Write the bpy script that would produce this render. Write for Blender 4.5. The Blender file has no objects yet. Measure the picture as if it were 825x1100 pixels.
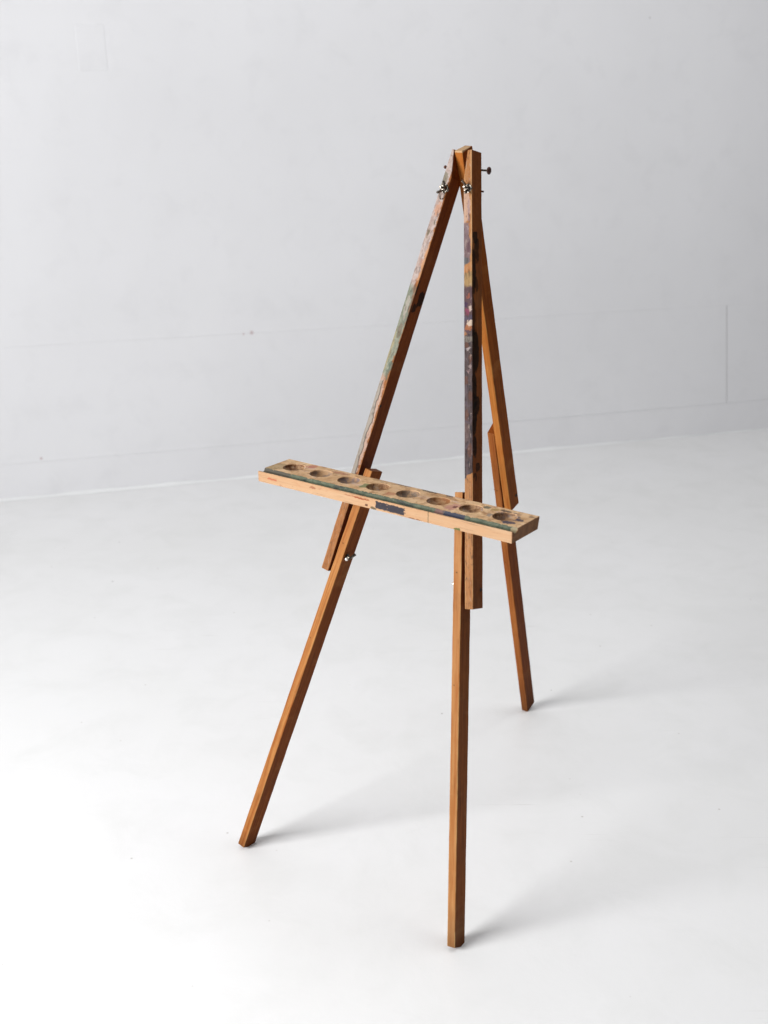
import bpy, bmesh, math, random
from mathutils import Vector, Matrix
R = math.radians
random.seed(7)
S = bpy.context.scene
C = S.collection

# ------------------------------------------------------------------ camera
cam_d = bpy.data.cameras.new("camera")
cam = bpy.data.objects.new("camera", cam_d)
C.objects.link(cam)
cam.location = (0, 0, 1.670)
cam.rotation_euler = (R(90) - 0.3418, 0, 0)
cam_d.sensor_fit = 'VERTICAL'
cam_d.sensor_height = 24.0
cam_d.lens = 1269.4 / 1100 * 24.0
cam_d.clip_start = 0.05
cam_d.clip_end = 100
cam_d.dof.use_dof = True
cam_d.dof.focus_distance = 2.62
cam_d.dof.aperture_fstop = 2.4
S.camera = cam
S.render.resolution_x = 768
S.render.resolution_y = 1024

# ------------------------------------------------------------------ world and lamps
W = bpy.data.worlds.new("World")
S.world = W
W.use_nodes = True
W.node_tree.nodes["Background"].inputs[0].default_value = (0.97, 0.97, 1.0, 1)
W.node_tree.nodes["Background"].inputs[1].default_value = 0.07


def area(name, loc, target, sx, sy, power, col):
    d = bpy.data.lights.new(name, 'AREA')
    d.shape = 'RECTANGLE'
    d.size, d.size_y, d.energy, d.color = sx, sy, power, col
    o = bpy.data.objects.new(name, d)
    o.location = loc
    o.rotation_euler = (Vector(target) - Vector(loc)).to_track_quat('-Z', 'Y').to_euler()
    C.objects.link(o)
    return o


area("window_light", (-3.9, 0.03, 2.25), (0.2, 0.03, 1.0), 2.9, 2.0, 452, (0.995, 0.995, 1.0))
area("overhead_fill", (0, 3, 4.5), (0, 3.2, 0), 4.0, 3.0, 54, (0.99, 0.99, 1.0))  # added fill from above, stands for no known lamp
area("right_overhead_fill", (3, 3, 4.5), (2.6, 3.5, 0), 3.0, 3.0, 62, (0.99, 0.99, 1.0))  # added fill to lift the right of the wall and floor, no known lamp

S.view_settings.view_transform = 'Standard'
S.view_settings.look = 'None'
S.view_settings.exposure = 0.0
S.view_settings.gamma = 1.0
S.render.engine = 'CYCLES'


# ------------------------------------------------------------------ helpers
def lin(c):
    out = []
    for v in c:
        v /= 255.0
        out.append(v / 12.92 if v <= 0.04045 else ((v + 0.055) / 1.055) ** 2.4)
    return tuple(out) + (1.0,)


def interp(x, xs, ys):
    if xs[0] > xs[-1]:
        xs, ys = xs[::-1], ys[::-1]
    if x <= xs[0]:
        i = 0
    elif x >= xs[-1]:
        i = len(xs) - 2
    else:
        i = max(j for j in range(len(xs) - 1) if xs[j] <= x)
    t = (x - xs[i]) / (xs[i + 1] - xs[i])
    return ys[i] + (ys[i + 1] - ys[i]) * t


class M:
    """small node-tree builder"""
    def __init__(s, name, rough=0.5, metal=0.0, spec=0.5):
        s.m = bpy.data.materials.new(name)
        s.m.use_nodes = True
        s.t = s.m.node_tree
        s.b = s.t.nodes["Principled BSDF"]
        s.b.inputs["Roughness"].default_value = rough
        s.b.inputs["Metallic"].default_value = metal
        s.b.inputs["Specular IOR Level"].default_value = spec
        s.tc = s.t.nodes.new("ShaderNodeTexCoord")
        s.obj = s.tc.outputs["Object"]

    def n(s, typ, **kw):
        nd = s.t.nodes.new(typ)
        for k, v in kw.items():
            setattr(nd, k, v)
        return nd

    def link(s, a, b):
        s.t.links.new(a, b)

    def put(s, sock, v):
        if isinstance(v, bpy.types.NodeSocket):
            s.link(v, sock)
        else:
            sock.default_value = v

    def mapping(s, vec, scale=(1, 1, 1), loc=(0, 0, 0), rot=(0, 0, 0)):
        nd = s.n("ShaderNodeMapping")
        s.link(vec, nd.inputs[0])
        nd.inputs["Scale"].default_value = scale
        nd.inputs["Location"].default_value = loc
        nd.inputs["Rotation"].default_value = rot
        return nd.outputs[0]

    def noise(s, vec, scale, detail=4, rough=0.55, dist=0.0, out=0):
        nd = s.n("ShaderNodeTexNoise")
        s.link(vec, nd.inputs["Vector"])
        nd.inputs["Scale"].default_value = scale
        nd.inputs["Detail"].default_value = detail
        nd.inputs["Roughness"].default_value = rough
        nd.inputs["Distortion"].default_value = dist
        return nd.outputs[out]

    def vor(s, vec, scale, rnd=1.0, feature='F1'):
        nd = s.n("ShaderNodeTexVoronoi")
        nd.feature = feature
        s.link(vec, nd.inputs["Vector"])
        nd.inputs["Scale"].default_value = scale
        nd.inputs["Randomness"].default_value = rnd
        return nd

    def math(s, op, a, b=0.0, c=None, clamp=False):
        nd = s.n("ShaderNodeMath", operation=op)
        nd.use_clamp = clamp
        s.put(nd.inputs[0], a)
        s.put(nd.inputs[1], b)
        if c is not None:
            s.put(nd.inputs[2], c)
        return nd.outputs[0]

    def mr(s, v, a, b, c=0.0, d=1.0):
        nd = s.n("ShaderNodeMapRange")
        s.put(nd.inputs[0], v)
        for i, q in enumerate((a, b, c, d)):
            nd.inputs[i + 1].default_value = q
        return nd.outputs[0]

    def mix(s, fac, a, b):
        nd = s.n("ShaderNodeMix", data_type='RGBA')
        s.put(nd.inputs[0], fac)
        s.put(nd.inputs[6], a)
        s.put(nd.inputs[7], b)
        return nd.outputs[2]

    def sep(s, vec):
        nd = s.n("ShaderNodeSeparateXYZ")
        s.link(vec, nd.inputs[0])
        return nd.outputs

    def warp(s, vec, scale, amount, stretch=(1, 1, 1)):
        """coordinates pushed about by noise, so that painted edges are ragged"""
        nz = s.noise(s.mapping(vec, stretch), scale, 5, 0.65, out=1)
        a = s.n("ShaderNodeVectorMath", operation='SUBTRACT')
        s.link(nz, a.inputs[0])
        a.inputs[1].default_value = (0.5, 0.5, 0.5)
        b = s.n("ShaderNodeVectorMath", operation='MULTIPLY')
        s.link(a.outputs[0], b.inputs[0])
        b.inputs[1].default_value = amount
        c = s.n("ShaderNodeVectorMath", operation='ADD')
        s.link(vec, c.inputs[0])
        s.link(b.outputs[0], c.inputs[1])
        return c.outputs[0]

    def band(s, v, a, b, e=0.0006):
        """1 where a < v < b"""
        return s.math('MULTIPLY', s.mr(v, a - e, a + e, 0, 1), s.mr(v, b - e, b + e, 1, 0))

    def mul(s, *f):
        r = f[0]
        for q in f[1:]:
            r = s.math('MULTIPLY', r, q)
        return r

    def color(s, v):
        s.put(s.b.inputs["Base Color"], v)

    def bump(s, h, strength, dist=0.001):
        nd = s.n("ShaderNodeBump")
        nd.inputs["Strength"].default_value = strength
        nd.inputs["Distance"].default_value = dist
        s.link(h, nd.inputs["Height"])
        s.link(nd.outputs[0], s.b.inputs["Normal"])


def wood(m, light, dark, seed, along='z', scale=1.0, contrast=1.0):
    """grain that runs along the piece; returns (colour, height)"""
    off = (seed * 1.37, seed * 0.71, seed * 2.11)
    st = {'z': (1, 1, 0.045), 'x': (0.045, 1, 1)}[along]
    v = m.mapping(m.obj, st, off)
    g1 = m.noise(v, 190 * scale, 6, 0.65, 0.6)          # fibres
    g2 = m.noise(v, 42 * scale, 3, 0.5, 1.2)            # growth bands
    blot = m.noise(m.mapping(m.obj, (1, 1, 0.35) if along == 'z' else (0.35, 1, 1), off), 14, 4, 0.6)
    f = m.math('ADD', m.math('MULTIPLY', g1, 0.5), m.math('MULTIPLY', g2, 0.5))
    f = m.mr(f, 0.5 - 0.13 / contrast, 0.5 + 0.13 / contrast)
    c = m.mix(f, dark, light)
    c = m.mix(m.mr(blot, 0.5, 0.72, 0, 0.55), c, dark)
    # pores: short dark dashes along the grain
    p = m.noise(m.mapping(m.obj, (1, 1, 0.03) if along == 'z' else (0.03, 1, 1), off), 620, 2, 0.5)
    c = m.mix(m.mr(p, 0.60, 0.72, 0, 0.45), c, tuple(q * 0.35 for q in dark[:3]) + (1,))
    return c, g1


def link_mesh(name, bm, mat, parent=None, loc=None, mat_world=None, bevel=None, smooth=False):
    me = bpy.data.meshes.new(name)
    bmesh.ops.recalc_face_normals(bm, faces=bm.faces)
    bm.to_mesh(me)
    bm.free()
    if mat:
        me.materials.append(mat)
    o = bpy.data.objects.new(name, me)
    C.objects.link(o)
    if parent:
        o.parent = parent
    if mat_world is not None:
        o.matrix_local = mat_world
    elif loc is not None:
        o.location = loc
    if smooth:
        for p in me.polygons:
            p.use_smooth = True
    if bevel:
        b = o.modifiers.new("bevel", 'BEVEL')
        b.width = bevel
        b.segments = 3
        b.limit_method = 'ANGLE'
        b.angle_limit = R(40)
        b.harden_normals = False
    return o


def tag(o, label=None, cat=None, kind=None, group=None):
    if label:
        o["label"] = label
    if cat:
        o["category"] = cat
    if kind:
        o["kind"] = kind
    if group:
        o["group"] = group
    return o


def cyl(bm, p0, p1, r0, r1=None, seg=24, cap=True):
    r1 = r0 if r1 is None else r1
    p0, p1 = Vector(p0), Vector(p1)
    d = p1 - p0
    mt = Matrix.Translation((p0 + p1) / 2) @ d.to_track_quat('Z', 'Y').to_matrix().to_4x4()
    bmesh.ops.create_cone(bm, cap_ends=cap, segments=seg, radius1=r0, radius2=r1, depth=d.length, matrix=mt)


def ball(bm, c, r, sc=(1, 1, 1), seg=16):
    mt = Matrix.Translation(c) @ Matrix.Diagonal((*sc, 1))
    bmesh.ops.create_uvsphere(bm, u_segments=seg, v_segments=seg // 2, radius=r, matrix=mt)


def lathe(bm, prof, mt, seg=40):
    rings = []
    for r, z in prof:
        if r < 1e-6:
            rings.append([bm.verts.new(mt @ Vector((0, 0, z)))])
        else:
            rings.append([bm.verts.new(mt @ Vector((r * math.cos(2 * math.pi * k / seg), r * math.sin(2 * math.pi * k / seg), z)))
                          for k in range(seg)])
    for a, b in zip(rings, rings[1:]):
        for k in range(seg):
            q = (k + 1) % seg
            if len(a) == 1 and len(b) > 1:
                bm.faces.new((a[0], b[k], b[q]))
            elif len(b) == 1 and len(a) > 1:
                bm.faces.new((a[k], b[0], a[q]))
            elif len(a) > 1:
                bm.faces.new((a[k], b[k], b[q], a[q]))
    for rg in (rings[0], rings[-1]):
        if len(rg) > 1:
            bm.faces.new(rg)


def box_bm(bm, x0, x1, y0, y1, z0, z1):
    mt = Matrix.Translation(((x0 + x1) / 2, (y0 + y1) / 2, (z0 + z1) / 2)) @ Matrix.Diagonal((x1 - x0, y1 - y0, z1 - z0, 1))
    bmesh.ops.create_cube(bm, size=1, matrix=mt)


# ------------------------------------------------------------------ the setting: floor
fl = M("white_painted_floor", 0.45)
v = fl.obj
big = fl.noise(v, 0.9, 4, 0.55)
mid = fl.noise(v, 5.5, 5, 0.6, 0.4)
fine = fl.noise(v, 60, 4, 0.6)
c = fl.mix(fl.mr(big, 0.35, 0.68), lin((231, 231, 231)), lin((226, 226, 225)))
c = fl.mix(fl.mr(mid, 0.46, 0.72, 0, 0.22), c, lin((208, 209, 206)))
# scattered specks and chips in the paint
vs = fl.vor(fl.warp(v, 9, (0.05, 0.05, 0.05)), 5.2)
gate = fl.mr(fl.sep(vs.outputs["Color"])[0], 0.42, 0.46)
spk = fl.mul(fl.mr(vs.outputs["Distance"], 0.010, 0.026, 1, 0), gate)
c = fl.mix(fl.math('MULTIPLY', spk, 0.85), c, lin((128, 124, 118)))
vs2 = fl.vor(fl.mapping(v, (1, 1, 1), (3.1, 1.7, 0)), 15)
gate2 = fl.mr(fl.sep(vs2.outputs["Color"])[0], 0.66, 0.72)
c = fl.mix(fl.mul(fl.mr(vs2.outputs["Distance"], 0.02, 0.06, 1, 0), gate2, 0.5), c, lin((150, 140, 130)))
# drag marks
scr = fl.noise(fl.mapping(v, (1.0, 16.0, 1), (0, 0, 0), (0, 0, R(-24))), 5.0, 3, 0.5, 0.5)
scg = fl.mr(fl.noise(v, 2.3, 3), 0.52, 0.66)
c = fl.mix(fl.mul(fl.mr(scr, 0.66, 0.75), scg, 0.42), c, lin((188, 186, 181)))
fl.color(c)
fl.put(fl.b.inputs["Roughness"], fl.mr(mid, 0.3, 0.75, 0.30, 0.52))
fl.bump(fl.math('ADD', fl.math('MULTIPLY', mid, 1.0), fl.math('MULTIPLY', fine, 0.12)), 0.35, 0.004)

bm = bmesh.new()
box_bm(bm, -9, 9, -7, 9, -0.05, 0.0)
floor = link_mesh("floor", bm, fl.m)
tag(floor, "white painted floor with small chips and faint scuffs", None, 'structure')

# ------------------------------------------------------------------ the setting: wall
def wallmat(name, base, seed):
    w = M(name, 0.55)
    v = w.mapping(w.obj, (1, 1, 1), (seed, seed * 2, 0))
    a = w.noise(v, 0.8, 4, 0.55)
    b = w.noise(v, 7, 5, 0.6, 0.3)
    d = w.noise(v, 90, 3, 0.6)
    c = w.mix(w.mr(a, 0.35, 0.7), lin(base), lin([q - 7 for q in base]))
    c = w.mix(w.mr(b, 0.52, 0.75, 0, 0.30), c, lin([q - 16 for q in base]))
    vs = w.vor(w.warp(v, 11, (0.05, 0.05, 0.05)), 2.3)
    g = w.mr(w.sep(vs.outputs["Color"])[0], 0.55, 0.6)
    c = w.mix(w.mul(w.mr(vs.outputs["Distance"], 0.006, 0.016, 1, 0), g, 0.45), c, lin((140, 138, 140)))
    return w, c, b, d


wm, c, b, d = wallmat("white_wall_paint", (225, 225, 227), 0)
x, y, z = wm.sep(wm.warp(wm.obj, 3, (0.012, 0, 0.012)))
# the two small pinkish nicks
dots = None
for px, pz, r in ((1.131, 0.668, 0.0085), (1.095, 0.664, 0.0045), (0.188, 0.176, 0.006)):
    dd = wm.math('SQRT', wm.math('ADD', wm.math('POWER', wm.math('SUBTRACT', x, px), 2.0),
                                 wm.math('POWER', wm.math('SUBTRACT', z, pz), 2.0)))
    mk = wm.mr(dd, r * 0.4, r * 1.3, 1, 0)
    dots = mk if dots is None else wm.math('MAXIMUM', dots, mk)
c = wm.mix(wm.math('MULTIPLY', dots, 0.6), c, lin((165, 128, 130)))
wm.color(c)
wm.bump(wm.math('ADD', b, wm.math('MULTIPLY', d, 0.10)), 0.30, 0.004)

cm, c, b, d = wallmat("white_caulk_paint", (232, 233, 233), 4)
cm.color(c)
cm.b.inputs["Roughness"].default_value = 0.35
cm.bump(b, 0.3, 0.004)

WALL_ANG = R(17.448)
wall_mt = Matrix.Translation((-1.662, 4.836, 0)) @ Matrix.Rotation(WALL_ANG, 4, 'Z')
bm = bmesh.new()
X0, X1 = -5.0, 9.0
T0, T1 = 0.012, 0.12
box_bm(bm, X0, X1, 0.0020, T1, 0.0, 3.3)                          # backing sheet
box_bm(bm, X0, X1, 0.0, 0.0030, 0.6659, 3.299)                    # upper boards
box_bm(bm, X0, 2.20, 0.0002, 0.0030, 0.1594, 0.6655)              # lower left board
for x0b, x1b, x0t, x1t, yy, zb in ((2.2003, 3.5887, 2.2003, 3.5322, 0.0002, 0.1609), (3.5922, X1, 3.5357, X1, 0.0006, 0.1609)):
    # the two boards either side of the leaning joint on the right
    q = [bm.verts.new((px, py, pz)) for py in (yy, 0.0030) for px, pz in ((x0b, zb), (x1b, zb), (x1t, 0.6654), (x0t, 0.6654))]
    for f_ in ((0, 1, 2, 3), (7, 6, 5, 4), (0, 4, 5, 1), (1, 5, 6, 2), (2, 6, 7, 3), (3, 7, 4, 0)):
        bm.faces.new([q[k] for k in f_])
wall = link_mesh("wall", bm, wm.m, mat_world=wall_mt, bevel=0.00015)
tag(wall, "white painted wall of wide flat boards behind the easel", None, 'structure')
bm = bmesh.new()
box_bm(bm, X0, X1, -0.0010, 0.0022, 0.0005, 0.1590)
bb = link_mesh("baseboard", bm, wm.m, wall, bevel=0.0004)
gj = M("dusty_gap", 0.9)
gj.color(gj.mix(gj.noise(gj.obj, 12), lin((168, 166, 166)), lin((136, 134, 135))))
bm = bmesh.new()
q = [bm.verts.new((px, py, pz)) for py in (0.0011, 0.0019) for px, pz in ((3.5888, 0.162), (3.5921, 0.162), (3.5356, 0.664), (3.5323, 0.664))]
for f_ in ((0, 1, 2, 3), (7, 6, 5, 4), (0, 4, 5, 1), (1, 5, 6, 2), (2, 6, 7, 3), (3, 7, 4, 0)):
    bm.faces.new([q[k] for k in f_])
link_mesh("joint_filler", bm, gj.m, wall)
bm = bmesh.new()
# caulk bead, a slightly wandering fillet
N = 420
rows = []
for i in range(N + 1):
    xx = X0 + (X1 - X0) * i / N
    r = 0.009 + 0.003 * math.sin(xx * 3.1) + 0.002 * math.sin(xx * 17.3 + 1) + random.uniform(-0.001, 0.001)
    rows.append([bm.verts.new((xx, -0.0015, r)), bm.verts.new((xx, -0.0015 - r * 0.45, r * 0.55)),
                 bm.verts.new((xx, -0.002 - r * 1.3, 0.0006))])
for a, b_ in zip(rows, rows[1:]):
    for k in range(2):
        bm.faces.new((a[k], a[k + 1], b_[k + 1], b_[k]))
link_mesh("caulk_bead", bm, cm.m, wall, smooth=True)

# blank cover plate, painted over
bm = bmesh.new()
box_bm(bm, -0.055, 0.055, -0.0010, 0.002, -0.085, 0.085)
plate = link_mesh("cover_plate", bm, wm.m, mat_world=wall_mt @ Matrix.Translation((0.535, 0.0, 1.832)) @ Matrix.Rotation(R(-1.5), 4, 'Y'), bevel=0.0015)
tag(plate, "blank cover plate painted over white, high on the left of the wall", "cover plate")
for zz in (-0.045, 0.045):
    bm = bmesh.new()
    cyl(bm, (0, -0.0016, zz), (0, -0.0005, zz), 0.0035, seg=16)
    link_mesh("screw", bm, wm.m, plate)

# ------------------------------------------------------------------ the easel
easel = bpy.data.objects.new("easel", None)
C.objects.link(easel)
easel.location = (0.1617, 2.5137, 0.005)
easel.rotation_euler = (0, 0, -0.636)
tag(easel, "old wooden tripod easel with paint stained legs and a welled tray on the white floor", "easel")

H, K, KR = 1.55, 0.280, 0.341
NF = Vector((0, -1, K)).normalized()       # outward normal of the front legs' front faces
NR = Vector((0, -1, -KR)).normalized()     # the same for the rear leg


def yfront(z): return -K * (H - z)
def yrear(z): return KR * (H - z)


def bar(name, top, bot, w, d, nf, mat, bevel=0.0012, top_in=None, top_cut=0.0, bot_cut=0.0, end_round=False, inner=+1, wobble=0.00022):
    """a stick: top/bot are the middle of the front face; local z runs up it, local -y is its front.
    top_in=(depth_z, width) mitres the inner side near the top; cuts tilt the ends front to back"""
    top, bot = Vector(top), Vector(bot)
    Z = (top - bot).normalized()
    Y = (-nf - Z * (-nf).dot(Z)).normalized()
    X = Y.cross(Z)
    L = (top - bot).length
    mt = Matrix((X, Y, Z)).transposed().to_4x4()
    mt.translation = bot
    bm = bmesh.new()
    zs = [L * i / 36 for i in range(37)]
    if top_in:
        zs = [q for q in zs if q < L - top_in[0] - 0.002] + [L - top_in[0], L]
    rings = []
    for i, zz in enumerate(zs):
        x0, x1 = -w / 2, w / 2
        if top_in and zz > L - top_in[0] + 1e-5:
            if inner > 0:
                x1 = x0 + top_in[1]
            else:
                x0 = x1 - top_in[1]
        j = (lambda: random.uniform(-wobble, wobble)) if 0 < i < len(zs) - 1 else (lambda: 0)
        zf = zb = zz
        if i == 0:
            zf, zb = bot_cut, 0.0
        if i == len(zs) - 1:
            zf, zb = zz, zz + top_cut
        rings.append([bm.verts.new((x0 + j(), j(), zf)), bm.verts.new((x1 + j(), j(), zf)),
                      bm.verts.new((x1 + j(), d + j(), zb)), bm.verts.new((x0 + j(), d + j(), zb))])
    for a, b_ in zip(rings, rings[1:]):
        for k in range(4):
            q = (k + 1) % 4
            bm.faces.new((a[k], a[q], b_[q], b_[k]))
    bm.faces.new(rings[0])
    bm.faces.new(rings[-1])
    o = link_mesh(name, bm, mat, easel, mat_world=mt, bevel=bevel)
    return o, L


# wood tones
OAK_L, OAK_D = lin((196, 136, 84)), lin((152, 90, 46))
DK_L, DK_D = lin((176, 108, 58)), lin((128, 68, 32))


FACE = 0.0011


def tone(c, g=1.00, k=1.0):
    return tuple(k * q ** g for q in c[:3]) + (1.0,)


def woodmat(name, light, dark, seed, rough=0.50, scale=1.0, end_dirt=None, side=None, w=0.019):
    m = M(name, rough, spec=0.05)
    c, h = wood(m, tone(light), tone(dark), seed, scale=scale)
    x, y, z = m.sep(m.obj)
    # shade put into the colour: every face except the front is darker brown
    back = m.mr(y, FACE - 0.0002, FACE + 0.0006, 0, 0.80)
    c = m.mix(back, c, m.mix(m.mr(h, 0.35, 0.65), lin((124, 52, 4)), lin((176, 86, 16))))
    # long dark streaks and slow changes of tone along the stick
    st = m.noise(m.mapping(m.obj, (1, 1, 0.022), (seed, seed, 0)), 210, 3, 0.6, 0.3)
    c = m.mix(m.mr(st, 0.50, 0.64, 0, 0.6), c, tone(dark[:3], 1.35))
    sl = m.noise(m.mapping(m.obj, (0.3, 0.3, 1), (seed, 0, seed)), 9, 4, 0.65)
    c = m.mix(m.mr(sl, 0.50, 0.70, 0, 0.38), c, tone(dark[:3], 1.25))
    c = m.mix(m.mr(sl, 0.46, 0.34, 0, 0.30), c, tone(light[:3], 0.9))
    # handling grime, uneven
    g = m.noise(m.mapping(m.obj, (1, 1, 0.4), (seed, 0, 0)), 26, 5, 0.65)
    c = m.mix(m.mr(g, 0.56, 0.78, 0, 0.5), c, lin((86, 50, 28)))
    if end_dirt:
        c = m.mix(m.mul(m.mr(z, 0.0, end_dirt, 0.55, 0.0)), c, lin((84, 56, 36)))
    # worn, paler arrises on the front and a few dark pricks
    ax = m.math('ABSOLUTE', x)
    wn = m.noise(m.mapping(m.obj, (1, 1, 0.25), (seed, 3, 1)), 80, 4, 0.65)
    c = m.mix(m.mul(m.mr(ax, w / 2 - 0.0022, w / 2 - 0.0008), m.mr(y, 0.0015, 0.003, 1, 0), m.mr(wn, 0.42, 0.56), 0.55), c, tone(tuple(min(0.9, q * 1.25 + 0.02) for q in light[:3])))
    vp = m.vor(m.warp(m.obj, 60, (0.01, 0.01, 0.01)), 52)
    pg = m.mr(m.sep(vp.outputs["Color"])[0], 0.74, 0.78)
    c = m.mix(m.mul(m.mr(vp.outputs["Distance"], 0.06, 0.13, 1, 0), pg, 0.7), c, lin((58, 34, 20)))
    return m, c, h


def exposed(m, c, k=0.50):
    """all the wood colours above were noted too light: bring them to real reflectances together"""
    nd = m.n("ShaderNodeVectorMath", operation='SCALE')
    m.link(c, nd.inputs[0])
    nd.inputs["Scale"].default_value = k
    return nd.outputs[0]


def finish(m, c, h, s=0.35):
    m.color(exposed(m, c))
    m.bump(h, s, 0.0006)
    return m.m


def blobmask(m, X_, Z_, x0, x1, z0, z1):
    """a rounded patch: soft super-ellipse in the warped coordinates"""
    f = None
    for v, a, b_ in ((X_, x0, x1), (Z_, z0, z1)):
        u = m.math('ABSOLUTE', m.math('DIVIDE', m.math('SUBTRACT', v, (a + b_) / 2), (b_ - a) / 2))
        u = m.math('POWER', u, 2.6)
        f = u if f is None else m.math('ADD', f, u)
    return m.mr(f, 0.86, 1.22, 1, 0)


FACE = 0.0011
# ---- material of the upper right leg: mauve, plum and dark grey paint on the front
m, c, h = woodmat("painted_oak_right", lin((222, 164, 108)), lin((190, 126, 74)), 3)
LR = math.dist((0, yfront(1.552), 1.552), (0.186, yfront(0.672), 0.672))
def zr(v): return (1 - (v - 162) / (656 - 162)) * LR
wv = m.warp(m.warp(m.obj, 55, (0.018, 0.012, 0.034)), 260, (0.006, 0.004, 0.008))
wf = m.warp(m.obj, 130, (0.014, 0.008, 0.022))
x, y, z = m.sep(wv)
xs, ys, zs_ = m.sep(wf)
ox, oy, oz = m.sep(m.obj)
front = m.mr(oy, FACE - 0.0002, FACE + 0.0004, 1, 0)
rside = m.mul(m.mr(ox, 0.0095 - FACE - 0.0004, 0.0095 - FACE + 0.0002, 0, 1), m.math('SUBTRACT', 1.0, front))
streak = m.noise(m.mapping(m.obj, (1, 1, 0.10)), 260, 4, 0.6)
blob = m.noise(m.obj, 95, 4, 0.6, 0.5)


def patch(c, v0, v1, x0, x1, col, a=1.0, zfun=None, zz=None, xx=None, face=None, e=0.0008):
    za, zb = sorted((zfun(v0), zfun(v1)))
    return m.mix(m.mul(blobmask(m, xx, zz, x0, x1, za, zb), face, a), c, col)


FR = dict(zfun=zr, zz=z, xx=x, face=front)
FF = dict(zfun=zr, zz=zs_, xx=xs, face=front)
side_shade = m.mix(m.mr(blob, 0.4, 0.6), lin((146, 82, 40)), lin((112, 58, 26)))  # darker brown paints shade onto the right-hand side
c = m.mix(m.math('MULTIPLY', rside, 0.35), c, side_shade)
c = patch(c, 205, 238, -0.02, 0.006, lin((226, 190, 168)), 0.75, **FR)
c = patch(c, 214, 240, 0.000, 0.004, lin((176, 150, 156)), 0.6, **FF)
c = patch(c, 238, 256, -0.02, 0.003, lin((140, 122, 130)), 0.9, **FR)
c = patch(c, 254, 284, -0.02, 0.0065, lin((134, 112, 116)), 0.95, **FR)
c = patch(c, 260, 272, -0.003, 0.005, lin((116, 84, 92)), 0.8, **FF)
c = patch(c, 276, 284, -0.02, 0.002, lin((104, 110, 112)), 0.8, **FF)
c = patch(c, 293, 310, -0.02, 0.02, lin((168, 158, 112)), 0.5, **FF)
c = patch(c, 308, 358, -0.02, 0.02, lin((96, 74, 82)), 0.95, **FR)
c = patch(c, 316, 322, -0.004, 0.004, lin((176, 100, 78)), 0.8, **FF)
c = patch(c, 324, 330, -0.02, -0.002, lin((72, 48, 84)), 0.9, **FF)
c = patch(c, 328, 336, 0.001, 0.009, lin((232, 206, 190)), 0.8, **FF)
c = patch(c, 332, 338, -0.006, 0.003, lin((150, 70, 96)), 0.8, **FF)
c = patch(c, 340, 345, -0.02, 0.02, lin((92, 84, 104)), 0.8, **FF)
c = patch(c, 345, 351, -0.004, 0.02, lin((240, 214, 190)), 0.9, **FF)
c = patch(c, 350, 355, -0.007, 0.02, lin((196, 120, 70)), 0.75, **FF)
dk = m.mix(m.mr(streak, 0.36, 0.64), lin((52, 42, 42)), lin((112, 94, 92)))
dk = m.mix(m.mr(blob, 0.50, 0.68, 0, 0.7), dk, lin((112, 98, 108)))
dk = m.mix(m.mr(blob, 0.36, 0.42, 0.8, 0), dk, lin((62, 58, 66)))
# the dark coat ends on a slant
zsl = m.math('ADD', z, m.math('MULTIPLY', ox, -0.9))
f = m.mul(m.band(zsl, zr(512), zr(357), 0.0012), front)
c = m.mix(f, c, dk)
for v0, v1, a0, a1 in ((368, 374, -0.008, 0.002), (382, 392, 0.001, 0.009), (404, 414, -0.009, -0.001), (420, 432, 0.000, 0.010), (440, 452, -0.008, 0.000), (478, 492, -0.002, 0.008)):
    c = patch(c, v0, v1, a0, a1, lin((118, 74, 54)), 0.6, **FF)
c = patch(c, 362, 368, -0.02, 0.02, lin((150, 140, 128)), 0.7, **FF)
c = patch(c, 374, 376, -0.006, 0.006, lin((196, 180, 176)), 0.8, **FF)
c = patch(c, 393, 396, 0.000, 0.007, lin((184, 160, 156)), 0.7, **FF)
c = patch(c, 398, 401, -0.004, 0.003, lin((176, 140, 138)), 0.6, **FF)
c = patch(c, 455, 476, -0.02, 0.001, lin((132, 108, 104)), 0.6, **FR)
gm = m.noise(m.mapping(m.obj, (1, 1, 0.35), (2, 1, 5)), 170, 5, 0.72, 0.6)
c = m.mix(m.mul(front, m.mr(gm, 0.53, 0.62, 0, 0.62)), c, lin((84, 66, 58)))
c = m.mix(m.mul(front, m.mr(gm, 0.41, 0.35, 0, 0.45)), c, lin((206, 184, 170)))
# a bare worn arris
c = m.mix(m.mul(m.mr(oz, zr(300), zr(240), 0, 1), m.mr(ox, 0.0066, 0.0078), front, 0.85), c, lin((236, 182, 130)))
# dark spills on the right-hand side
SD = dict(zfun=zr, zz=z, face=rside, xx=y)
spill = m.mix(m.mr(blob, 0.42, 0.6), lin((26, 20, 16)), lin((62, 38, 22)))
for v0, v1, a0, a1, al in tuple((p, q, a * 1.38, b_ * 1.38, t) for p, q, a, b_, t in ((246, 262, 0.001, 0.016, 0.9), (256, 280, 0.007, 0.020, 0.8), (268, 318, -0.01, 0.011, 0.9), (296, 312, 0.006, 0.018, 0.7),
                           (318, 362, -0.01, 0.009, 0.75), (355, 400, -0.01, 0.019, 0.95), (398, 470, -0.01, 0.013, 0.95),
                           (425, 446, 0.004, 0.021, 0.9), (470, 492, 0.0, 0.012, 0.9), (498, 507, 0.010, 0.022, 0.8), (509, 516, 0.003, 0.012, 0.7))):
    c = patch(c, v0, v1, a0, a1, spill, al, e=0.0012, **SD)
m.put(m.b.inputs["Roughness"], m.mr(m.mul(front, m.mr(oz, zr(520), zr(505))), 0, 1, 0.42, 0.5))
mat_right = finish(m, c, m.math('ADD', h, m.math('MULTIPLY', blob, 1.2)), 0.5)

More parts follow.
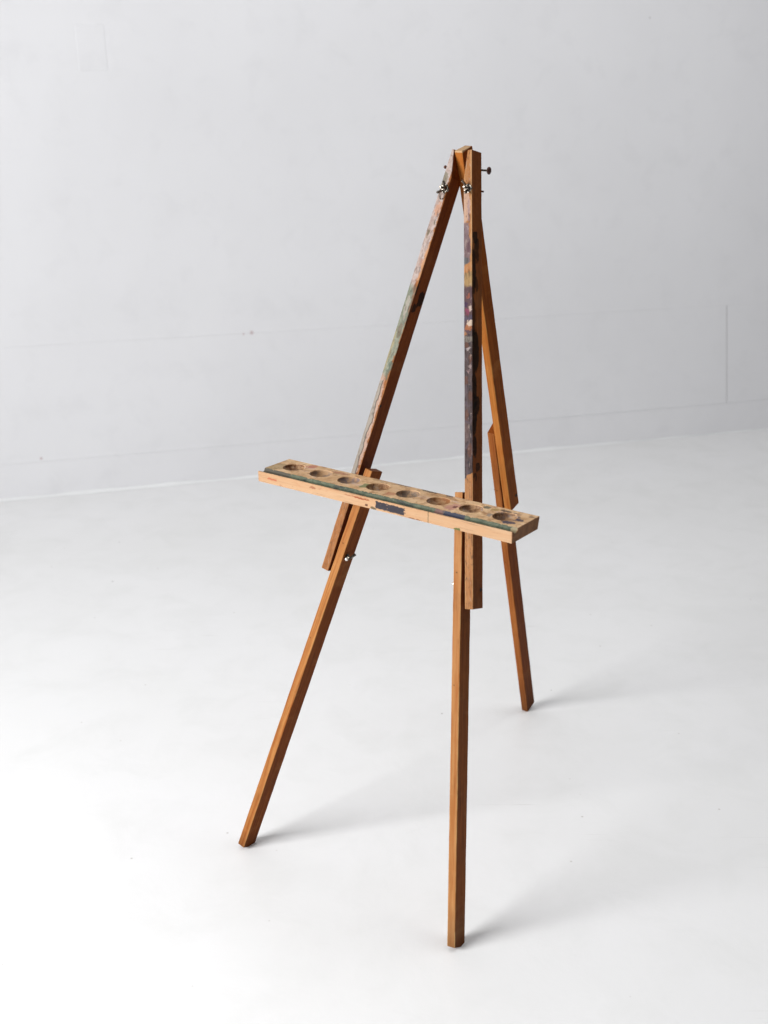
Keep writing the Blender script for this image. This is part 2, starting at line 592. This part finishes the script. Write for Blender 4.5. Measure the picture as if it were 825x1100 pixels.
# ---- material of the upper left leg: pink-white, grey-green, a dark wandering line
m, c, h = woodmat("painted_oak_left", lin((206, 140, 84)), lin((168, 100, 52)), 9)
LL = math.dist((-0.0286, yfront(1.554), 1.554), (-0.192, yfront(0.668), 0.668))
_vs, _zs = (160, 260, 408, 508, 610.5), (1.554, 1.3696, 1.0845, 0.876, 0.6681)
def zl(v): return (interp(v, _vs, _zs) - 0.668) / (1.554 - 0.668) * LL
wv = m.warp(m.warp(m.obj, 55, (0.018, 0.012, 0.034)), 260, (0.006, 0.004, 0.008))
wf = m.warp(m.obj, 130, (0.014, 0.008, 0.022))
x, y, z = m.sep(wv)
xs, ys, zs_ = m.sep(wf)
ox, oy, oz = m.sep(m.obj)
front = m.mr(oy, FACE - 0.0002, FACE + 0.0004, 1, 0)
rside = m.mul(m.mr(ox, 0.0095 - FACE - 0.0004, 0.0095 - FACE + 0.0002, 0, 1), m.math('SUBTRACT', 1.0, front))
blob = m.noise(m.obj, 95, 4, 0.6, 0.5)
FR = dict(zfun=zl, zz=z, xx=x, face=front)
FF = dict(zfun=zl, zz=zs_, xx=xs, face=front)
side_shade = m.mix(m.mr(blob, 0.4, 0.6), lin((150, 78, 38)), lin((124, 60, 28)))  # shaded tone of the right side, mixed into the wood colour
c = m.mix(m.math('MULTIPLY', rside, 0.35), c, side_shade)
pale = m.mix(m.mr(blob, 0.42, 0.58), lin((224, 206, 198)), lin((198, 176, 166)))
c = patch(c, 158, 312, -0.02, 0.0068, pale, 0.92, **FR)
c = patch(c, 186, 200, -0.02, 0.002, lin((134, 130, 104)), 0.7, **FR)
c = patch(c, 216, 232, -0.005, 0.006, lin((226, 168, 134)), 0.8, **FR)
c = patch(c, 236, 239, 0.001, 0.005, lin((120, 114, 90)), 0.8, **FF)
c = patch(c, 245, 256, -0.006, -0.002, lin((128, 116, 88)), 0.85, **FF)
c = patch(c, 262, 300, 0.003, 0.012, lin((236, 176, 130)), 0.7, **FR)
c = patch(c, 276, 284, -0.002, 0.003, lin((200, 150, 130)), 0.6, **FF)
green = m.mix(m.mr(blob, 0.38, 0.62), lin((142, 150, 130)), lin((176, 178, 158)))
c = patch(c, 306, 404, -0.02, 0.0085, green, 0.97, **FR)
c = patch(c, 306, 345, -0.004, 0.012, lin((124, 128, 116)), 0.5, **FR)
c = patch(c, 318, 336, -0.006, 0.004, lin((206, 194, 180)), 0.7, **FR)
c = patch(c, 346, 362, -0.004, 0.006, lin((132, 110, 92)), 0.6, **FF)
c = patch(c, 352, 400, -0.02, -0.004, lin((204, 186, 142)), 0.6, **FR)
c = patch(c, 384, 406, 0.000, 0.009, lin((112, 126, 112)), 0.75, **FR)
c = patch(c, 404, 512, -0.02, 0.0075, lin((226, 190, 170)), 0.9, **FR)
# grey left half below the wandering line
zt_ = m.noise(m.mapping(m.obj, (0, 0, 1)), 24, 3, 0.5)
linex = m.math('ADD', m.mr(zt_, 0.3, 0.7, -0.0045, 0.0045), m.mr(oz, zl(508), zl(410), 0.0016, -0.001))
dxl = m.math('SUBTRACT', ox, linex)
below = m.band(z, zl(516), zl(408), 0.001)
c = m.mix(m.mul(m.mr(dxl, -0.0006, 0.0004, 1, 0), below, front, 0.9), c, lin((186, 178, 166)))
c = m.mix(m.mul(m.band(dxl, -0.0013, 0.0009, 0.0005), below, front, 0.9), c, lin((96, 90, 80)))
c = patch(c, 512, 640, -0.02, 0.02, lin((206, 146, 96)), 0.35, **FR)
gm = m.noise(m.mapping(m.obj, (1, 1, 0.35), (2, 1, 5)), 170, 5, 0.72, 0.6)
c = m.mix(m.mul(front, m.mr(gm, 0.53, 0.62, 0, 0.5)), c, lin((84, 66, 58)))
c = m.mix(m.mul(front, m.mr(gm, 0.41, 0.35, 0, 0.45)), c, lin((206, 184, 170)))
# dark spill on the right side
spill = lin((40, 24, 16))
SD = dict(zfun=zl, zz=z, face=rside, xx=y)
c = patch(c, 300, 314, 0.0, 0.006, lin((62, 50, 36)), 0.9, **SD)
c = patch(c, 310, 326, 0.018, 0.038, spill, 0.9, **SD)
c = patch(c, 322, 333, 0.006, 0.020, spill, 0.85, **SD)
c = patch(c, 326, 350, -0.001, 0.004, lin((70, 56, 40)), 0.8, **SD)
mat_left = finish(m, c, m.math('ADD', h, m.math('MULTIPLY', blob, 1.2)), 0.5)

# ---- plain woods
LRR = math.dist((0, yrear(1.551), 1.551), (0.024, yrear(0.681), 0.681))
m, c, h = woodmat("orange_oak_rear", lin((236, 156, 80)), lin((204, 122, 52)), 15)
c = m.mix(m.mr(m.sep(m.obj)[2], LRR - 0.0042, LRR - 0.0032, 0, 0.8), c, lin((246, 208, 160)))
mat_rear = finish(m, c, h)
m, c, h = woodmat("oak_lower_rear", lin((206, 128, 66)), lin((170, 96, 44)), 21, end_dirt=0.16)
mat_lrear = finish(m, c, h)
m, c, h = woodmat("oak_lower_right", lin((234, 174, 114)), lin((204, 136, 78)), 27, end_dirt=0.10)
mat_lright = finish(m, c, h)
m, c, h = woodmat("oak_lower_left", lin((226, 156, 90)), lin((190, 116, 58)), 33, end_dirt=0.05)
mat_lleft = finish(m, c, h)

# ---- metals
mm = M("worn_zinc", 0.30, 1.0)
nz = mm.noise(mm.obj, 300, 4, 0.6)
mm.color(mm.mix(mm.mr(nz, 0.40, 0.62), lin((142, 136, 128)), lin((84, 76, 66))))
mm.put(mm.b.inputs["Roughness"], mm.mr(nz, 0.3, 0.7, 0.18, 0.42))
zinc = mm.m
mm = M("rusted_iron", 0.55, 0.6)
nz = mm.noise(mm.obj, 260, 4, 0.6)
mm.color(mm.mix(mm.mr(nz, 0.4, 0.6), lin((52, 34, 30)), lin((96, 58, 44))))
rust = mm.m
mm = M("dark_steel", 0.35, 0.9)
nz = mm.noise(mm.obj, 260, 4, 0.6)
mm.color(mm.mix(mm.mr(nz, 0.4, 0.6), lin((70, 64, 56)), lin((124, 116, 104))))
steel = mm.m
mm = M("black_hollow", 0.8)
mm.color(mm.mix(mm.noise(mm.obj, 200), lin((18, 10, 8)), lin((34, 20, 14))))
hollow = mm.m

mm = M("bright_zinc", 0.25, 0.6)
mm.color(mm.mix(mm.noise(mm.obj, 200), lin((250, 248, 242)), lin((225, 222, 214))))
bright = mm.m

WB, DB = 0.0192, 0.0400
# ---- upper legs
zt_, zb_ = 1.553, 0.672
right_up, L1 = bar("upper_leg", (0.0191 - 0.0096, yfront(zt_), zt_), (0.205 - 0.0096, yfront(zb_), zb_), WB, DB, NF, mat_right,
                   top_in=(0.058, 0.0095), inner=-1, top_cut=0.003)
right_up["label"] = "upper right leg with mauve and dark grey paint on its front"
zt_, zb_ = 1.553, 0.668
left_up, L2 = bar("upper_leg", (-0.0286 + 0.0098, yfront(zt_), zt_), (-0.192 + 0.0098, yfront(zb_), zb_), 0.0196, DB, NF, mat_left,
                  top_in=(0.056, 0.0048), inner=+1, top_cut=0.002)
left_up["label"] = "upper left leg with pink white and grey green paint on its front"
zt_, zb_ = 1.551, 0.681
rear_up, L3 = bar("upper_leg", (-0.0215 + 0.0093, yrear(zt_), zt_), (-0.0455 + 0.0093, yrear(zb_), zb_), 0.0186, 0.0400, NR, mat_rear,
                  top_cut=-0.004, bevel=0.0018)
rear_up["label"] = "plain orange upper rear leg"
# ---- lower legs
FOOT = -0.004
zt_ = 0.893
x_at = lambda z: 0.2999 - 0.1857 * z
right_lo, _ = bar("lower_leg", (x_at(zt_) - 0.0094, yfront(zt_), zt_), (x_at(FOOT) - 0.0094, yfront(FOOT), FOOT + 0.0075 - 0.0075), 0.0188, 0.0400, NF,
                  mat_lright, bot_cut=0.0085, bevel=0.0013)
x_al = lambda z: -0.2891 - 0.0 + 0.2136 * z
zt_ = 0.897
left_lo, _ = bar("lower_leg", (x_al(zt_) - 0.0096, yfront(zt_), zt_), (x_al(FOOT) - 0.0096, yfront(FOOT), FOOT), 0.0192, 0.0400, NF,
                 mat_lleft, bot_cut=0.0080, bevel=0.0013)
zt_ = 0.895
x_ar = lambda z: -0.1023 + 0.0099 + 0.0475 * z
rear_lo, _ = bar("lower_leg", (x_ar(zt_), yrear(zt_), zt_), (x_ar(-0.005), yrear(-0.005), -0.0040), 0.0198, 0.0420, NR,
                 mat_lrear, bot_cut=-0.003, top_cut=0.016, bevel=0.0026)

# ---- glides under the front feet
for lo in (right_lo, left_lo):
    bm = bmesh.new()
    lathe(bm, [(0, -0.0062), (0.005, -0.0058), (0.0075, -0.003), (0.0080, 0.002), (0, 0.004)], Matrix.Translation((0.0, 0.0270, 0.001)), 20)
    g = link_mesh("foot_glide", bm, hollow, lo, smooth=True)


def local_pt(o, p):
    return o.matrix_basis.inverted() @ Vector(p)


# ---- wing nuts on the front faces near the top
def wing_nut(parent, pos, rot, mat=zinc, s=1.0):
    bm = bmesh.new()
    # local: axis along -y (out of the face)
    cyl(bm, (0, 0.004, 0), (0, -0.0012 * s, 0), 0.0066 * s)             # washer
    cyl(bm, (0, 0, 0), (0, -0.0065 * s, 0), 0.0046 * s, 0.0036 * s)      # hub
    cyl(bm, (0, 0, 0), (0, -0.0125 * s, 0), 0.0019 * s, seg=16)          # thread end
    for sg in (-1, 1):
        prof = [(0.0028, -0.001), (0.0060, -0.0035), (0.0100, -0.0085), (0.0108, -0.0125), (0.0082, -0.0135), (0.0050, -0.0090), (0.0026, -0.0065)]
        f = [bm.verts.new((-0.0011 * s, q * s, p * s * sg)) for p, q in prof]
        b_ = [bm.verts.new((0.0011 * s, q * s, p * s * sg)) for p, q in prof]
        bm.faces.new(f)
        bm.faces.new(b_)
        for k in range(len(prof)):
            q = (k + 1) % len(prof)
            bm.faces.new((f[k], f[q], b_[q], b_[k]))
    o = link_mesh("wing_nut", bm, mat, parent, bevel=0.0005)
    o.matrix_local = Matrix.Translation(pos) @ Matrix.Rotation(rot, 4, 'Y')
    return o


p = local_pt(left_up, (-0.031, yfront(1.477), 1.477))
wing_nut(left_up, (p.x, 0, p.z), R(14), s=1.38)
p = local_pt(right_up, (0.0255, yfront(1.4795), 1.4795))
wing_nut(right_up, (p.x, 0, p.z), R(-14), s=1.38)
# bent wire loop under the left wing nut
bm = bmesh.new()
pts = [Vector((0.0065 * math.cos(a), -0.0035 - 0.002 * math.sin(a), 0.0105 * math.sin(a) - 0.012)) for a in [2 * math.pi * k / 20 for k in range(20)]]
for a, b_ in zip(pts, pts[1:] + pts[:1]):
    cyl(bm, a, b_, 0.00075, seg=8)
wl = link_mesh("wire_loop", bm, zinc, left_up, smooth=True)
p = local_pt(left_up, (-0.031, yfront(1.477), 1.477))
wl.location = (p.x, 0, p.z)

# ---- the long pivot nail that runs through all three legs at the top
bm = bmesh.new()
cyl(bm, (-0.0520, 0.0146, 1.5170), (0.0385, 0.0365, 1.5120), 0.0021, seg=16)
piv = link_mesh("pivot_bolt", bm, steel, easel, smooth=False)
bm = bmesh.new()
lathe(bm, [(0, 0), (0.0062, 0), (0.0078, 0.0012), (0.0076, 0.0030), (0.0050, 0.0044), (0, 0.0050)],
      Matrix.Translation((0.0380, 0.0364, 1.5121)) @ Matrix.Rotation(R(90), 4, 'Y'), 28)
link_mesh("bolt_head", bm, rust, piv, smooth=True)
bm = bmesh.new()
ball(bm, (-0.0530, 0.0145, 1.5171), 0.0036)
link_mesh("bolt_end", bm, rust, piv, smooth=True)
# small nail tip lower on the right side
bm = bmesh.new()
cyl(bm, (0.025, 0.0330, 1.4705), (0.0300, 0.0338, 1.4702), 0.0019, seg=12)
link_mesh("nail", bm, rust, right_up).matrix_local = right_up.matrix_basis.inverted()

# ---- dark hole near the lower end of each upper leg, and nail hole on the left leg's edge
def recess(parent, y, z, w, r=0.0042, name="bolt_hole"):
    bm = bmesh.new()
    lathe(bm, [(r, 0.0003), (r * 0.92, 0.0004), (r * 0.8, -0.0003), (r * 0.6, -0.0003), (0, -0.0002)],
          Matrix.Translation((w / 2, y, z)) @ Matrix.Rotation(R(90), 4, 'Y'), 24)
    return link_mesh(name, bm, hollow, parent, smooth=True)


recess(right_up, 0.0315, 0.0385, WB)
recess(rear_up, 0.0310, 0.030, 0.0186)
recess(left_up, 0.0030, zl(433), 0.0196, 0.0034, "nail_hole")


def drill(o, y, z, w, r, depth):
    bm = bmesh.new()
    cyl(bm, (w / 2 - depth, y, z), (w / 2 + 0.003, y, z), r, seg=24)
    return bm


# ---- adjusting bolts that clamp the lower legs
def bolt_tip(parent, x, y, z, sgn, length, r=0.0022, mat=zinc):
    bm = bmesh.new()
    cyl(bm, (x, y, z), (x + sgn * length, y, z), r, seg=16)
    ball(bm, (x + sgn * length, y, z), r * 1.15, (0.8, 1, 1), 12)
    return link_mesh("adjusting_bolt", bm, mat, parent, smooth=False)


p = local_pt(right_lo, (0.165, -0.245, 0.7253))
bolt_tip(right_lo, -0.0094, 0.0040, p.z - 0.006, -1, 0.0028, 0.0028, bright)
p = local_pt(rear_lo, (-0.06, 0.27, 0.7284))
bolt_tip(rear_lo, -0.0099, 0.0060, p.z, -1, 0.002, 0.0018, steel)
# left leg: small knurled nut with a black collar and a bright domed end
p = local_pt(left_lo, (-0.135, -0.225, 0.7015))
bm = bmesh.new()
cyl(bm, (0.0090, 0.0135, p.z), (0.0120, 0.0135, p.z), 0.0062, seg=24)
cyl(bm, (0.0120, 0.0135, p.z), (0.0185, 0.0135, p.z), 0.0034, seg=16)
cyl(bm, (0.0165, 0.0150, p.z - 0.004), (0.0215, 0.0260, p.z + 0.010), 0.0022, 0.0034, seg=14)
ab = link_mesh("adjusting_bolt", bm, steel, left_lo)
bm = bmesh.new()
ball(bm, (0.0150, 0.0085, p.z - 0.0040), 0.0040)
link_mesh("bolt_cap", bm, bright, ab, smooth=True)

# ------------------------------------------------------------------ the paint tray
m = M("pine_tray", 0.5, spec=0.12)
c, h = wood(m, lin((240, 200, 160)), lin((228, 176, 130)), 41, along='x', contrast=0.9)
ox, oy, oz = m.sep(m.obj)
wv = m.warp(m.warp(m.obj, 45, (0.040, 0.026, 0.012)), 200, (0.010, 0.008, 0.005))
wf = m.warp(m.obj, 130, (0.022, 0.016, 0.008))
x, y, z = m.sep(wv)
xs, ys, zs_ = m.sep(wf)
nA = m.noise(m.obj, 22, 5, 0.6)
nB = m.noise(m.obj, 70, 5, 0.65, 0.4)
nC = m.noise(m.mapping(m.obj, (0.35, 1, 1), (5, 2, 1)), 55, 5, 0.7, 0.5)
frontf = m.mr(oy, -0.2916, -0.2908, 1, 0)
topf = m.mr(oz, 0.8815, 0.8822, 0, 1)
groove = m.mul(m.band(m.math('ADD', m.math('MULTIPLY', oy, 0.55), m.math('MULTIPLY', ys, 0.45)), -0.2902, -0.2700, 0.0005), m.mr(oz, 0.870, 0.871, 0, 1))
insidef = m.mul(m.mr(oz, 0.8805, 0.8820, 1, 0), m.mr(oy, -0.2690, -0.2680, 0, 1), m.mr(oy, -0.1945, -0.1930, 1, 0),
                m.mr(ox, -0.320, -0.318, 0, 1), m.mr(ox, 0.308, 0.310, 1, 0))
endf = m.mr(ox, 0.3148, 0.3155, 0, 1)
# top: grimier, greyer
top_c = m.mix(m.mr(nA, 0.35, 0.65), lin((218, 186, 146)), lin((180, 140, 96)))
top_c = m.mix(m.mr(nB, 0.50, 0.64, 0, 0.85), top_c, lin((140, 98, 62)))
top_c = m.mix(m.mr(nC, 0.58, 0.66, 0, 0.65), top_c, lin((196, 172, 158)))
top_c = m.mix(m.mr(nC, 0.38, 0.32, 0, 0.55), top_c, lin((132, 122, 92)))
c = m.mix(m.mul(m.math('MAXIMUM', topf, insidef), 0.88), c, top_c)
c = m.mix(m.mul(insidef, m.mr(nB, 0.45, 0.62, 0.35, 0.9)), c, lin((120, 74, 44)))  # brown inside the wells, deepening their shading by colour
c = m.mix(m.mul(insidef, m.mr(nC, 0.55, 0.63, 0, 0.7)), c, lin((186, 178, 172)))


def tp(c, x0, x1, y0, y1, col, a=1.0, fine=False, face=None, e=0.0012):
    X_, Y_ = (xs, ys) if fine else (x, y)
    return m.mix(m.mul(blobmask(m, X_, Y_, x0, x1, y0, y1), topf if face is None else face, a), c, col)


c = tp(c, -0.34, -0.295, -0.27, -0.225, lin((120, 104, 66)), 0.55)
c = tp(c, -0.262, -0.238, -0.213, -0.190, lin((172, 100, 84)), 0.75)
c = tp(c, -0.190, -0.150, -0.210, -0.196, lin((150, 88, 66)), 0.6, True)
c = tp(c, -0.080, -0.060, -0.252, -0.228, lin((108, 122, 84)), 0.8)
c = tp(c, -0.085, -0.020, -0.198, -0.186, lin((150, 120, 90)), 0.5)
c = tp(c, -0.010, 0.012, -0.262, -0.240, lin((160, 96, 66)), 0.6, True)
c = tp(c, -0.030, 0.010, -0.194, -0.184, lin((92, 82, 74)), 0.7, True)
c = tp(c, 0.038, 0.075, -0.196, -0.184, lin((70, 64, 58)), 0.8, True)
c = tp(c, 0.100, 0.116, -0.196, -0.186, lin((80, 66, 66)), 0.8, True)
c = tp(c, 0.136, 0.160, -0.262, -0.225, lin((176, 120, 112)), 0.65)
c = tp(c, 0.150, 0.158, -0.246, -0.234, lin((80, 26, 26)), 0.8, True)
c = tp(c, 0.198, 0.214, -0.212, -0.198, lin((98, 96, 82)), 0.85, True)
c = tp(c, 0.220, 0.236, -0.214, -0.200, lin((150, 122, 66)), 0.7, True)
c = tp(c, 0.226, 0.240, -0.250, -0.232, lin((120, 116, 112)), 0.7)
# navy smear round the last well
rr = m.math('SQRT', m.math('ADD', m.math('POWER', m.math('SUBTRACT', x, 0.2615), 2.0), m.math('POWER', m.math('ADD', y, 0.228), 2.0)))
navy = m.mul(m.band(rr, 0.0205, 0.0285, 0.0012), m.mr(m.noise(m.obj, 30, 2), 0.40, 0.50), m.mr(ox, 0.262, 0.270, 0, 1), topf)
c = m.mix(m.mul(navy, 0.9), c, lin((52, 54, 76)))
c = tp(c, 0.268, 0.300, -0.262, -0.250, lin((58, 58, 76)), 0.9)
c = tp(c, 0.284, 0.304, -0.240, -0.226, lin((52, 54, 74)), 0.85)
c = tp(c, 0.236, 0.262, -0.206, -0.198, lin((60, 50, 48)), 0.8, True)
c = tp(c, 0.300, 0.316, -0.205, -0.200, lin((86, 70, 56)), 0.7, True)
for kk, (wcol, wa) in enumerate((((96, 60, 40), 0.3), ((150, 146, 140), 0.35), ((132, 128, 132), 0.4), ((112, 84, 60), 0.3), ((126, 122, 112), 0.4),
                                 ((148, 100, 62), 0.35), ((104, 82, 64), 0.3), ((92, 76, 66), 0.4))):
    wc = -0.2786 + 0.07715 * kk
    c = m.mix(m.mul(insidef, m.band(ox, wc - 0.03, wc + 0.03, 0.001), m.mr(nB, 0.40, 0.60), wa * 1.6), c, lin(wcol))


def scaled(c, k):
    nd = m.n("ShaderNodeVectorMath", operation='SCALE')
    m.link(c, nd.inputs[0])
    nd.inputs["Scale"].default_value = k
    return nd.outputs[0]


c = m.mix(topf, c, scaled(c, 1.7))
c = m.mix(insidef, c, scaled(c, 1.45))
# groove: grey-green paint with dark and navy runs
gr = m.mix(m.mr(nB, 0.40, 0.60), lin((92, 104, 84)), lin((130, 138, 112)))
gr = m.mix(m.mr(nC, 0.55, 0.62, 0, 0.85), gr, lin((72, 76, 72)))
gr = m.mix(m.mul(m.band(x, 0.150, 0.195, 0.002), 0.9), gr, lin((72, 74, 98)))
gr = m.mix(m.mul(m.band(x, 0.128, 0.150, 0.002), 0.8), gr, lin((160, 112, 108)))
gr = m.mix(m.mul(m.band(x, -0.34, -0.255, 0.004), 0.8), gr, lin((112, 100, 88)))
gr = m.mix(m.mul(m.band(x, 0.305, 0.34, 0.001), 0.8), gr, lin((206, 186, 146)))
gr = m.mix(m.mul(m.band(oy, -0.2905, -0.2868, 0.0005), m.mr(nA, 0.42, 0.52), 0.9), gr, lin((48, 44, 40)))
c = m.mix(groove, c, scaled(gr, 0.85))


def fp(c, x0, x1, z0, z1, col, a=1.0, fine=True, e=0.0009):
    X_, Z_ = (xs, zs_) if fine else (x, z)
    return m.mix(m.mul(blobmask(m, X_, Z_, x0, x1, z0, z1), frontf, a), c, col)


c = m.mix(m.mul(frontf, m.mr(nC, 0.57, 0.63, 0, 0.45), m.mr(ox, 0.13, 0.11, 0, 1)), c, lin((206, 132, 94)))
c = m.mix(m.mul(frontf, m.mr(nB, 0.64, 0.70, 0, 0.5), m.mr(ox, 0.13, 0.11, 0, 1)), c, lin((126, 96, 72)))
c = fp(c, -0.303, -0.274, 0.8665, 0.8715, lin((212, 124, 88)), 0.9)
c = fp(c, -0.180, -0.168, 0.870, 0.876, lin((184, 118, 84)), 0.8)
c = fp(c, -0.064, -0.022, 0.8735, 0.8765, lin((176, 92, 54)), 0.9)
c = fp(c, -0.088, -0.058, 0.8745, 0.8765, lin((188, 120, 84)), 0.7)
c = fp(c, -0.034, -0.026, 0.861, 0.865, lin((96, 50, 36)), 0.9)
c = fp(c, -0.020, -0.006, 0.858, 0.862, lin((84, 84, 62)), 0.8)
nv = m.mul(m.band(xs, -0.006, 0.067, 0.0006), m.band(m.math('ADD', zs_, m.math('MULTIPLY', ox, 0.018)), 0.8615, 0.8772, 0.0005))
nv2 = m.mr(m.noise(m.mapping(m.obj, (0.5, 1, 1)), 240, 4, 0.7), 0.30, 0.40)
c = m.mix(m.mul(nv, nv2, frontf, 0.97), c, lin((58, 60, 72)))
c = fp(c, 0.078, 0.105, 0.857, 0.8600, lin((150, 94, 62)), 0.8)
c = m.mix(m.mul(m.band(m.math('ADD', m.math('MULTIPLY', ox, 0.85), m.math('MULTIPLY', xs, 0.15)), 0.1228, 0.1250, 0.0006), frontf, 0.75), c, lin((112, 104, 72)))
dg = m.math('SQRT', m.math('ADD', m.math('POWER', m.math('SUBTRACT', xs, 0.1935), 2.0), m.math('POWER', m.math('SUBTRACT', zs_, 0.855), 2.0)))
c = m.mix(m.mul(m.mr(dg, 0.0068, 0.0082, 1, 0), frontf, 0.95), c, lin((112, 122, 66)))
# right end grain, browner
c = m.mix(m.mul(endf, 0.8), c, m.mix(m.mr(nB, 0.4, 0.6), lin((170, 112, 68)), lin((134, 82, 46))))
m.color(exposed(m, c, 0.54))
m.put(m.b.inputs["Roughness"], m.mr(groove, 0, 1, 0.55, 0.5))
m.bump(m.math('ADD', h, m.math('ADD', m.math('MULTIPLY', nB, 1.6), nC)), 0.55, 0.0008)
mat_tray = m.m

bm = bmesh.new()
prof = [(-0.2925, 0.8575), (-0.2930, 0.8800), (-0.2918, 0.8806), (-0.2890, 0.8804), (-0.2876, 0.8782), (-0.2850, 0.8758), (-0.2810, 0.8748),
        (-0.2765, 0.8754), (-0.2730, 0.8774), (-0.2712, 0.8812), (-0.2704, 0.8826), (-0.1882, 0.8826), (-0.1942, 0.8575)]
secs = []
NX = 26
for i in range(NX + 1):
    xx = -0.328 + (0.3165 + 0.328) * i / NX
    jz = random.uniform(-0.0002, 0.0002) if 0 < i < NX else 0
    secs.append([bm.verts.new((xx, yy + (random.uniform(-0.0002, 0.0002) if 0 < i < NX else 0), zz + jz)) for yy, zz in prof])
for a, b_ in zip(secs, secs[1:]):
    for k in range(len(prof)):
        q = (k + 1) % len(prof)
        bm.faces.new((a[k], a[q], b_[q], b_[k]))
bm.faces.new(secs[0])
bm.faces.new(secs[-1])
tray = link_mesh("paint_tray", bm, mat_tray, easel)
tray["label"] = "pale wood tray with eight round wells, a green stained groove and a dark paint patch on its front"

# the eight round wells, cut with a boolean and then applied
bm = bmesh.new()
for k in range(8):
    xc = -0.2786 + 0.07715 * k
    cut = [(0, 0.8712), (0.0120, 0.8713), (0.0175, 0.8720), (0.0215, 0.8738), (0.0240, 0.8768), (0.0254, 0.8830), (0.0254, 0.8900), (0, 0.8900)]
    lathe(bm, cut, Matrix.Translation((xc + random.uniform(-0.001, 0.001), -0.2290 + random.uniform(-0.0006, 0.0006), random.uniform(-0.001, 0.0012))), 48)
cutter = link_mesh("well_cutter", bm, None, easel)
b = tray.modifiers.new("wells", 'BOOLEAN')
b.operation = 'DIFFERENCE'
b.solver = 'EXACT'
b.object = cutter
bv = tray.modifiers.new("bevel", 'BEVEL')
bv.width = 0.0008
bv.segments = 2
bv.limit_method = 'ANGLE'
bv.angle_limit = R(50)
dg_ = bpy.context.evaluated_depsgraph_get()
new_me = bpy.data.meshes.new_from_object(tray.evaluated_get(dg_))
tray.modifiers.clear()
tray.data = new_me
bpy.data.objects.remove(cutter)
